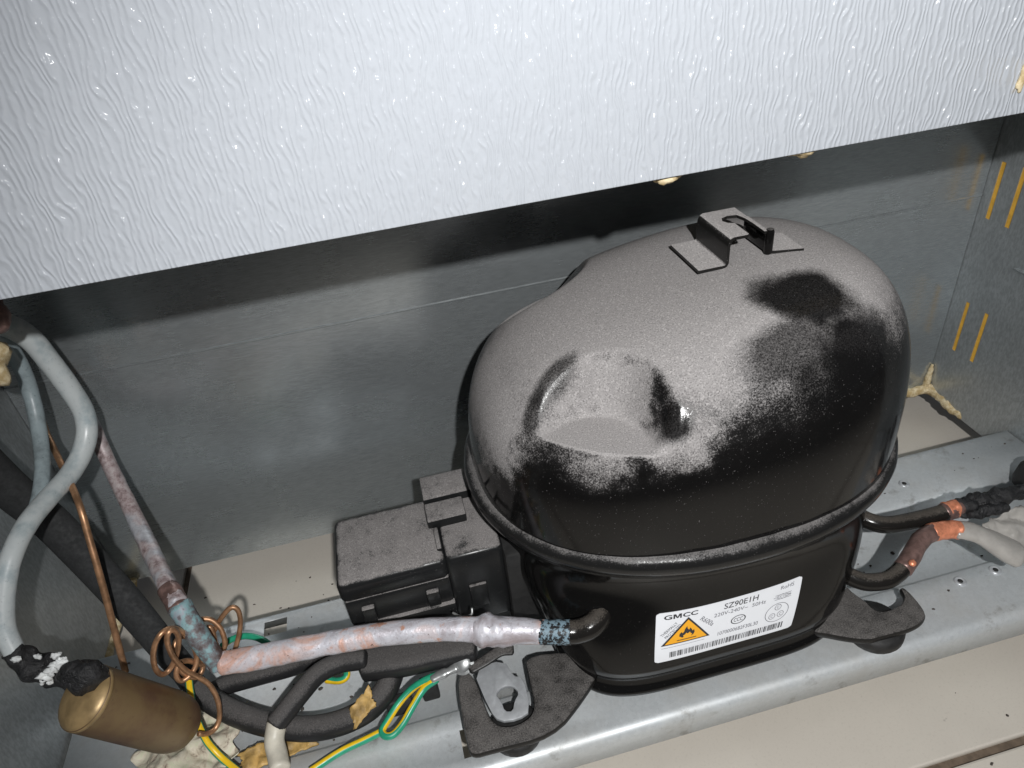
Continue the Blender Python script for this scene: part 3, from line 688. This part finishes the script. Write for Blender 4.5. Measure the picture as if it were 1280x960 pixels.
path = [(-0.18399, 0.33, 0.21423, 0.00369), (-0.18063, 0.333, 0.20067, 0.00369), (-0.17975, 0.334, 0.18822, 0.00369), (-0.18126, 0.332, 0.17109, 0.00369), (-0.18097, 0.32, 0.15506, 0.00351), (-0.17778, 0.3, 0.14614, 0.00333), (-0.17842, 0.283, 0.13928, 0.00324), (-0.18331, 0.274, 0.13326, 0.00315), (-0.19146, 0.268, 0.12774, 0.00306), (-0.20369, 0.264, 0.12388, 0.00306)]
obj('tube_wall', tube(path, .0034, 18, 10, .03, 200), M['wtube2'], nt_)

# filter drier
fa, fb = Vector([(-0.1599, 0.21023, 0.09)][0]), Vector([(-0.14056, 0.21926, 0.044)][0])
ax = (fb-fa).normalized(); FL = (fb-fa).length; FR = .0136
fd = thing('filter_drier', 'tarnished copper filter cylinder with black mastic smeared on its upper end', 'filter', tuple(fb-Vector((0, 0, .02))))
prf = [(FR*.985, -.001), (FR, .001), (FR, FL*.55), (FR*1.0, FL-.006), (FR*.96, FL-.002), (FR*.86, FL+.002), (FR*.62, FL+.0055), (FR*.3, FL+.0085), (.003, FL+.010)]
obj('body', lathe(prf, fa, ax, 44), M['filter'], fd)
obj('end_cap', lathe([(.003, -.0050), (FR*.35, -.0048), (FR*.70, -.0040), (FR*.92, -.0022), (FR*.995, -.0004), (FR*1.004, .0010)], fa, ax, 44), M['cap'], fd)
tp = [(-0.18707, 0.229, 0.10786, 0.0042), (-0.18477, 0.228, 0.10259, 0.005), (-0.18076, 0.2265, 0.09776, 0.006), (-0.17741, 0.2255, 0.09302, 0.0058), (-0.17338, 0.2245, 0.08968, 0.0048), (-0.16921, 0.2235, 0.08807, 0.0052), (-0.16472, 0.2225, 0.08871, 0.0066), (-0.16075, 0.222, 0.09003, 0.006)]
obj('mastic_wrap', tube(tp, .005, 18, 8, .28, 210), M['mastic'], fd)
obj('mastic_wrap', lump([(-0.15627, 0.211, 0.10281)][0], (.0088, .0065, .0075), .4, 150, 3), M['mastic'], fd)
CR = [(-0.17417, 0.2195, 0.09938, 0.002), (-0.17058, 0.2195, 0.10177, 0.0016), (-0.16765, 0.22, 0.1037, 0.0021), (-0.16552, 0.2205, 0.10597, 0.0013), (-0.16607, 0.2205, 0.10902, 0.0015), (-0.17755, 0.2205, 0.09534, 0.0012), (-0.1737, 0.219, 0.09584, 0.0011), (-0.18313, 0.224, 0.1082, 0.0013), (-0.15191, 0.214, 0.1037, 0.0007), (-0.15469, 0.214, 0.10156, 0.0006), (-0.17397, 0.223, 0.10838, 0.0011), (-0.16916, 0.2195, 0.10284, 0.0013), (-0.17227, 0.2195, 0.10081, 0.0013)]
for k, (x, y, z, r) in enumerate(CR):
    obj('sealant_crumb', lump((x, y-.0008, z), (r*1.3, r*.7, r*1.05), 1.0, 620, k, 3), M['crumb'], fd)

# capillary: the straight rod and the coil behind the filter
cp = thing('capillary_rod', 'straight thin copper rod slanting down behind the white tube', 'copper rod', (-.16, .26, .03))
obj('rod', tube([(-0.18997, 0.346, 0.15098), (-0.1873, 0.336, 0.14188), (-0.16396, 0.288, 0.13608), (-0.16135, 0.274, 0.11978), (-0.16185, 0.263, 0.09679), (-0.16348, 0.254, 0.07434), (-0.16497, 0.247, 0.05571)], .0016, 12, 8), M['copper'], cp)
cc = thing('capillary_coil', 'loosely wound thin copper capillary coil behind the filter cylinder', 'copper coil', (-.145, .23, .03))
coil = [(-0.1323, 0.215, 0.03857), (-0.13038, 0.2165, 0.03329), (-0.12708, 0.22, 0.03081), (-0.12404, 0.223, 0.03407), (-0.12278, 0.227, 0.04265), (-0.12363, 0.231, 0.05208), (-0.12871, 0.233, 0.05638), (-0.13162, 0.23, 0.06591), (-0.13056, 0.227, 0.08155), (-0.12872, 0.225, 0.09468), (-0.12592, 0.226, 0.10071), (-0.12383, 0.229, 0.09755), (-0.12565, 0.232, 0.08817), (-0.13014, 0.233, 0.0774), (-0.13627, 0.231, 0.06846), (-0.14015, 0.228, 0.06758), (-0.13878, 0.224, 0.0791), (-0.13583, 0.223, 0.08964), (-0.13174, 0.225, 0.09814), (-0.12751, 0.228, 0.09999), (-0.12479, 0.233, 0.09394), (-0.12537, 0.238, 0.0799), (-0.12625, 0.238, 0.06742), (-0.12606, 0.235, 0.06324), (-0.13046, 0.231, 0.06023), (-0.13554, 0.229, 0.05902), (-0.13623, 0.229, 0.06472), (-0.13276, 0.233, 0.07155), (-0.13038, 0.237, 0.06709), (-0.12724, 0.237, 0.05592), (-0.12316, 0.239, 0.05609), (-0.12965, 0.243, 0.06545), (-0.12929, 0.247, 0.07406), (-0.12359, 0.25, 0.07751), (-0.11801, 0.25, 0.07523), (-0.11439, 0.247, 0.07017), (-0.11399, 0.243, 0.06228), (-0.11728, 0.24, 0.05696), (-0.11991, 0.242, 0.06261), (-0.11809, 0.246, 0.07069), (-0.11849, 0.248, 0.07524), (-0.12392, 0.245, 0.06978), (-0.12661, 0.241, 0.06211), (-0.12613, 0.237, 0.05292), (-0.13116, 0.233, 0.05328), (-0.13375, 0.231, 0.06297), (-0.13416, 0.233, 0.07217), (-0.13304, 0.237, 0.07882), (-0.12996, 0.241, 0.07962), (-0.12732, 0.244, 0.07258), (-0.12676, 0.245, 0.06139), (-0.12335, 0.248, 0.06061), (-0.11301, 0.25, 0.07621), (-0.10752, 0.252, 0.07884), (-0.10437, 0.251, 0.07492), (-0.10582, 0.248, 0.06765), (-0.11142, 0.244, 0.0561), (-0.11749, 0.24, 0.04957)]
obj('coil', tube(coil, .00125, 10, 6, smoothit=1), M['copper'], cc)

# ------------------------------------------------------------------ hoses and cables
bh = thing('foam_hose', 'broad matt black hose crossing diagonally behind the white tube at far left', 'hose', (-.17, .26, .05))
hp = [(-0.20284, 0.3, 0.1812, 0.0098), (-0.20296, 0.306, 0.15521, 0.0098), (-0.19824, 0.306, 0.13152, 0.0098), (-0.19104, 0.304, 0.11335, 0.0096), (-0.1816, 0.296, 0.09498, 0.0094), (-0.16969, 0.283, 0.07895, 0.009), (-0.15999, 0.272, 0.06314, 0.0084), (-0.15012, 0.26, 0.04708, 0.0076), (-0.13891, 0.246, 0.03972, 0.0068)]
obj('hose_wall', tube(hp, .008, 24, 8, flat=.75), M['foam_hose'], bh)
pc = thing('black_hose', 'thick dusty black hose looping over the tray below the pale pipe', 'hose', (-.08, .21, .02))
hz = [(-0.1452, 0.2545, 0.034), (-0.13907, 0.24589, 0.03), (-0.12999, 0.2367, 0.028), (-0.11768, 0.22703, 0.027), (-0.10388, 0.2188, 0.026), (-0.0863, 0.21107, 0.026), (-0.07063, 0.20834, 0.027), (-0.05611, 0.20958, 0.029), (-0.04649, 0.21393, 0.032), (-0.04155, 0.22008, 0.034), (-0.03965, 0.22527, 0.035)]
obj('hose_wall', tube(hz, .0060, 24, 10), M['hose'], pc)
obj('torn_tape', rag([(-0.05544, 0.20575, 0.0385)][0], (.0075, .0035, .004), (-.001, .0050, .003), 14, 10, .0012, 260, 4, .0008, .5), M['rust'], pc)
sl = thing('cable_sleeve', 'short black sleeve with a cream cable coming out of its lower end', 'cable sleeve', (-.09, .2, .03))
obj('sleeve', tube([(-0.09538, 0.20659, 0.042), (-0.09151, 0.20971, 0.043), (-0.08286, 0.2176, 0.045), (-0.07415, 0.22481, 0.046), (-0.06393, 0.22756, 0.046), (-0.05137, 0.22599, 0.046)], .0049, 20, 8), M['hose'], sl)
obj('cable', tube([(-0.09426, 0.18806, 0.036), (-0.09556, 0.19478, 0.036), (-0.0967, 0.20173, 0.038), (-0.09467, 0.20718, 0.042)], .0046, 18, 6, .04, 120), M['cream'], sl)
gc = thing('grey_cable', 'dusty grey-black cable lying behind the pale pipe', 'cable', (-.1, .23, .02))
obj('cable', tube([(-0.13558, 0.24679, 0.024), (-0.12564, 0.24717, 0.026), (-0.11069, 0.24604, 0.028), (-0.09367, 0.24475, 0.03), (-0.07821, 0.24256, 0.034), (-0.06255, 0.23787, 0.04)], .0048, 18, 8), M['hose'], gc)
cn = thing('cable_connector', 'square black rubber connector under the terminal box beside the bolt', 'connector', (-.02, .22, .03))
obj('connector_body', tube([(-0.05239, 0.22697, 0.041, 0.008), (-0.03495, 0.22438, 0.041, 0.0083), (-0.01688, 0.22303, 0.041, 0.008), (0.00132, 0.22166, 0.041, 0.0078)], .008, 20, 6, sq=5, flat=.62), M['hose'], cn)
obj('clip', box(-.028, -.0195, .212, .2165, .0185, .034, .001), M['rubber'], cn, smooth=False)
obj('clip', box(-.046, -.0330, .2085, .2140, .0185, .030, .001), M['rubber'], cn, smooth=False)

# earth wires, green with a yellow stripe
def wire(label, pts, r=.0018, tw=.0, st=(0, 1, 2, 3), **k):
    t = thing('earth_wire', label, 'wire', (pts[0][0], pts[0][1], .013), 'green and yellow earth wires')
    obj('insulation', tube(pts, r, 12, 8, stripe=set(st), twist=tw, smoothit=0), [M['green'], M['yellow']], t); return t
w1 = wire('green and yellow wire doubled into a loop below the bolt', [(-0.01865, 0.21326, 0.0365), (-0.02532, 0.21313, 0.035), (-0.03234, 0.2123, 0.032), (-0.03968, 0.20851, 0.029), (-0.0457, 0.20301, 0.027), (-0.04896, 0.19918, 0.026), (-0.0477, 0.19596, 0.026), (-0.04388, 0.19564, 0.026), (-0.03868, 0.19926, 0.027), (-0.03283, 0.20456, 0.03), (-0.02605, 0.2102, 0.033), (-0.019, 0.21144, 0.036)], .0018, .02, (6, 7, 8))
crimp = obj('crimp', tube([(-0.02126, 0.21181, 0.0365, 0.0022), (-0.01747, 0.21256, 0.037, 0.0026), (-0.01456, 0.2127, 0.0375, 0.0026), (-0.0125, 0.21277, 0.0378, 0.002), (-0.00868, 0.21361, 0.0382, 0.0028)], .0024, 12, 5, flat=.7), M['bolt'], w1)
wire('green and yellow wire trailing from the loop to the bottom edge of the photo', [(-0.04858, 0.20049, 0.0235), (-0.05819, 0.19899, 0.0225), (-0.07028, 0.1968, 0.022), (-0.08441, 0.19186, 0.0215)], .0018, 0, (11, 0))
wire('green and yellow wire arching out from under the pale pipe beside the copper coil', [(-0.12731, 0.26425, 0.036), (-0.12177, 0.26638, 0.037), (-0.11386, 0.26523, 0.038), (-0.10641, 0.26159, 0.037), (-0.10036, 0.2563, 0.034), (-0.09353, 0.25034, 0.031), (-0.08568, 0.24249, 0.029), (-0.07547, 0.23319, 0.034), (-0.0677, 0.23367, 0.036), (-0.06299, 0.22989, 0.036), (-0.06295, 0.22686, 0.035), (-0.0668, 0.22641, 0.034), (-0.07337, 0.22952, 0.033)], .0017, .03, (3, 4, 5, 6))
wire('green and yellow wire emerging below the filter cylinder at bottom left', [(-0.13951, 0.24469, 0.042), (-0.1385, 0.23757, 0.04), (-0.13621, 0.22679, 0.036), (-0.13225, 0.2173, 0.031), (-0.12897, 0.21235, 0.028), (-0.12459, 0.20767, 0.024), (-0.11673, 0.19995, 0.021)], .0018, .0, (10, 11, 0))

# ------------------------------------------------------------------ scraps lying in the tray
tt_ = thing('torn_tape_scrap', 'crumpled cream tape lying in the tray under the filter cylinder', 'scrap', (-.135, .222, ZC))
obj('crumpled_sheet', rag([(-0.14499, 0.22495, 0.0165)][0], (.031, -.004, 0), (.004, .022, 0), 60, 44, .0075, 42, 3, .0007, .4), M['tape'], tt_)
ys = thing('yellowed_tape_strip', 'yellowed rusty strip of tape under the black hose and cream cable', 'scrap', (-.09, .205, ZC))
obj('strip', rag([(-0.09999, 0.20886, 0.018)][0], (.0215, .0030, 0), (-.0015, .0065, 0), 30, 10, .0024, 140, 6, .0007, .35), M['rust'], ys)

# ------------------------------------------------------------------ right-hand pipes
dp = thing('taped_pipe', 'black taped pipe with a bare copper band at right, going off the photo edge', 'pipe', (.27, .22, .03))
obj('copper_band', tube([(0.2634, 0.219, 0.05), (0.26845, 0.21917, 0.05), (0.2739, 0.2192, 0.05)], .0049, 18, 5, .1, 300), M['brown_copper'], dp)
obj('copper_band', tube([(0.26556, 0.21931, 0.0502), (0.26906, 0.21938, 0.0502), (0.27177, 0.21909, 0.0502)], .0050, 18, 5, .12, 300), M['bright_copper'], dp)
obj('tape_wrap', tube([(0.27233, 0.2191, 0.05, 0.0046), (0.28013, 0.21897, 0.05, 0.0056), (0.28841, 0.21934, 0.05, 0.0052), (0.29223, 0.21802, 0.05, 0.004), (0.29751, 0.21945, 0.05, 0.005), (0.30224, 0.21912, 0.05, 0.0042), (0.30943, 0.21926, 0.05, 0.004), (0.3247, 0.21927, 0.05, 0.004)], .005, 18, 8, .35, 260), M['mastic'], dp)
obj('tape_wrap', tube([(0.27471, 0.21263, 0.05, 0.0022), (0.28133, 0.21349, 0.05, 0.0034), (0.28865, 0.21287, 0.05, 0.003), (0.29681, 0.2126, 0.05, 0.0026)], .003, 14, 6, .35, 320), M['mastic'], dp)
ub = thing('curved_pipe', 'brown copper pipe bending up from the compressor into a milky plastic sleeve at right', 'pipe', (.23, .2, .03))
obj('browned_length', tube([(0.2202, 0.19367, 0.049), (0.22791, 0.19806, 0.0498), (0.2355, 0.20333, 0.0505), (0.24206, 0.20692, 0.0505), (0.24954, 0.20901, 0.05)], .0047, 18, 8, .04, 200), M['brown_copper'], ub)
obj('copper_spot', lump([(0.22345, 0.19245, 0.054)][0], (.0018, .0018, .0012), .4, 400, 4), M['bright_copper'], ub)
obj('bare_copper_end', tube([(0.24804, 0.20892, 0.05), (0.25447, 0.20903, 0.0495), (0.26053, 0.20808, 0.049), (0.26358, 0.20694, 0.0485)], .0049, 18, 6, .08, 300), M['bright_copper'], ub)
slv = obj('plastic_sleeve', tube([(0.26127, 0.20723, 0.049, 0.0052), (0.26582, 0.20619, 0.0485, 0.006), (0.27154, 0.20334, 0.047, 0.0066), (0.27735, 0.19898, 0.044, 0.0075), (0.28399, 0.19415, 0.04, 0.0088), (0.28785, 0.19128, 0.038, 0.009)], .007, 22, 8, .05, 120, flat=.6), M['plastic'], ub)
fs = thing('crumpled_plastic_bag', 'crumpled greyish plastic beyond the sleeve at the right edge', 'plastic bag', (.3, .2, .02))
obj('film', rag([(0.30396, 0.20446, 0.034)][0], (.017, .004, -.002), (-.006, .0130, .006), 26, 20, .004, 90, 9, .0006, .3), M['plastic'], fs)
gr = thing('rubber_grommet', 'black rubber end standing on the tray at the right edge of the photo', 'grommet', tuple([(0.35724, 0.24942, 0.018)][0]))
obj('rubber', lathe([(.0085, 0), (.0095, .003), (.0095, .012), (.0080, .014), (.0080, .017), (.0065, .019), (.001, .0195)], [(0.35339, 0.24602, 0.0182)][0], (.1, -.1, 1), 26), M['rubber'], gr)

V, F = [], []
for k in range(300):
    if k < 230: x, y, z = rng.uniform(XL+.01, XR-.01), rng.uniform(.18, .288), None
    else: x, y, z = rng.uniform(-.19, .36), (rng.uniform(.12, .166) if k > 288 else rng.uniform(.30, .355)), -.0199
    if z is None:
        z = ZT if (y < .2025 or y > .2570) else (ZC if .208 < y < .251 else None)
        if z is None or (-.06 < x < .215 and y < .28): continue
    rr_ = rng.uniform(.00025, .0008)*(1.6 if rng.random() < .08 else 1)
    v, f = lump((x, y, z+rr_*.3), (rr_*rng.uniform(.8, 1.8), rr_, rr_*.6), .8, 900, k, 1)
    n_ = len(V); V += v; F += [tuple(i+n_ for i in q) for q in f]
for k in range(26):
    x, y = .322+rng.normal()*.008, .322+rng.normal()*.008; rr_ = rng.uniform(.0004, .0016)
    v, f = lump((x, y, -.0198+rr_*.3), (rr_*1.4, rr_, rr_*.6), .8, 900, k, 1)
    n_ = len(V); V += v; F += [tuple(i+n_ for i in q) for q in f]
tag(obj('debris', (V, F), plain('dark_crumbs', (.06, .05, .042), .8, 0, .5, 300), base=(.08, .25, -.02)), 'dark crumbs scattered over the floor tiles and the steel tray', 'debris', kind='stuff')
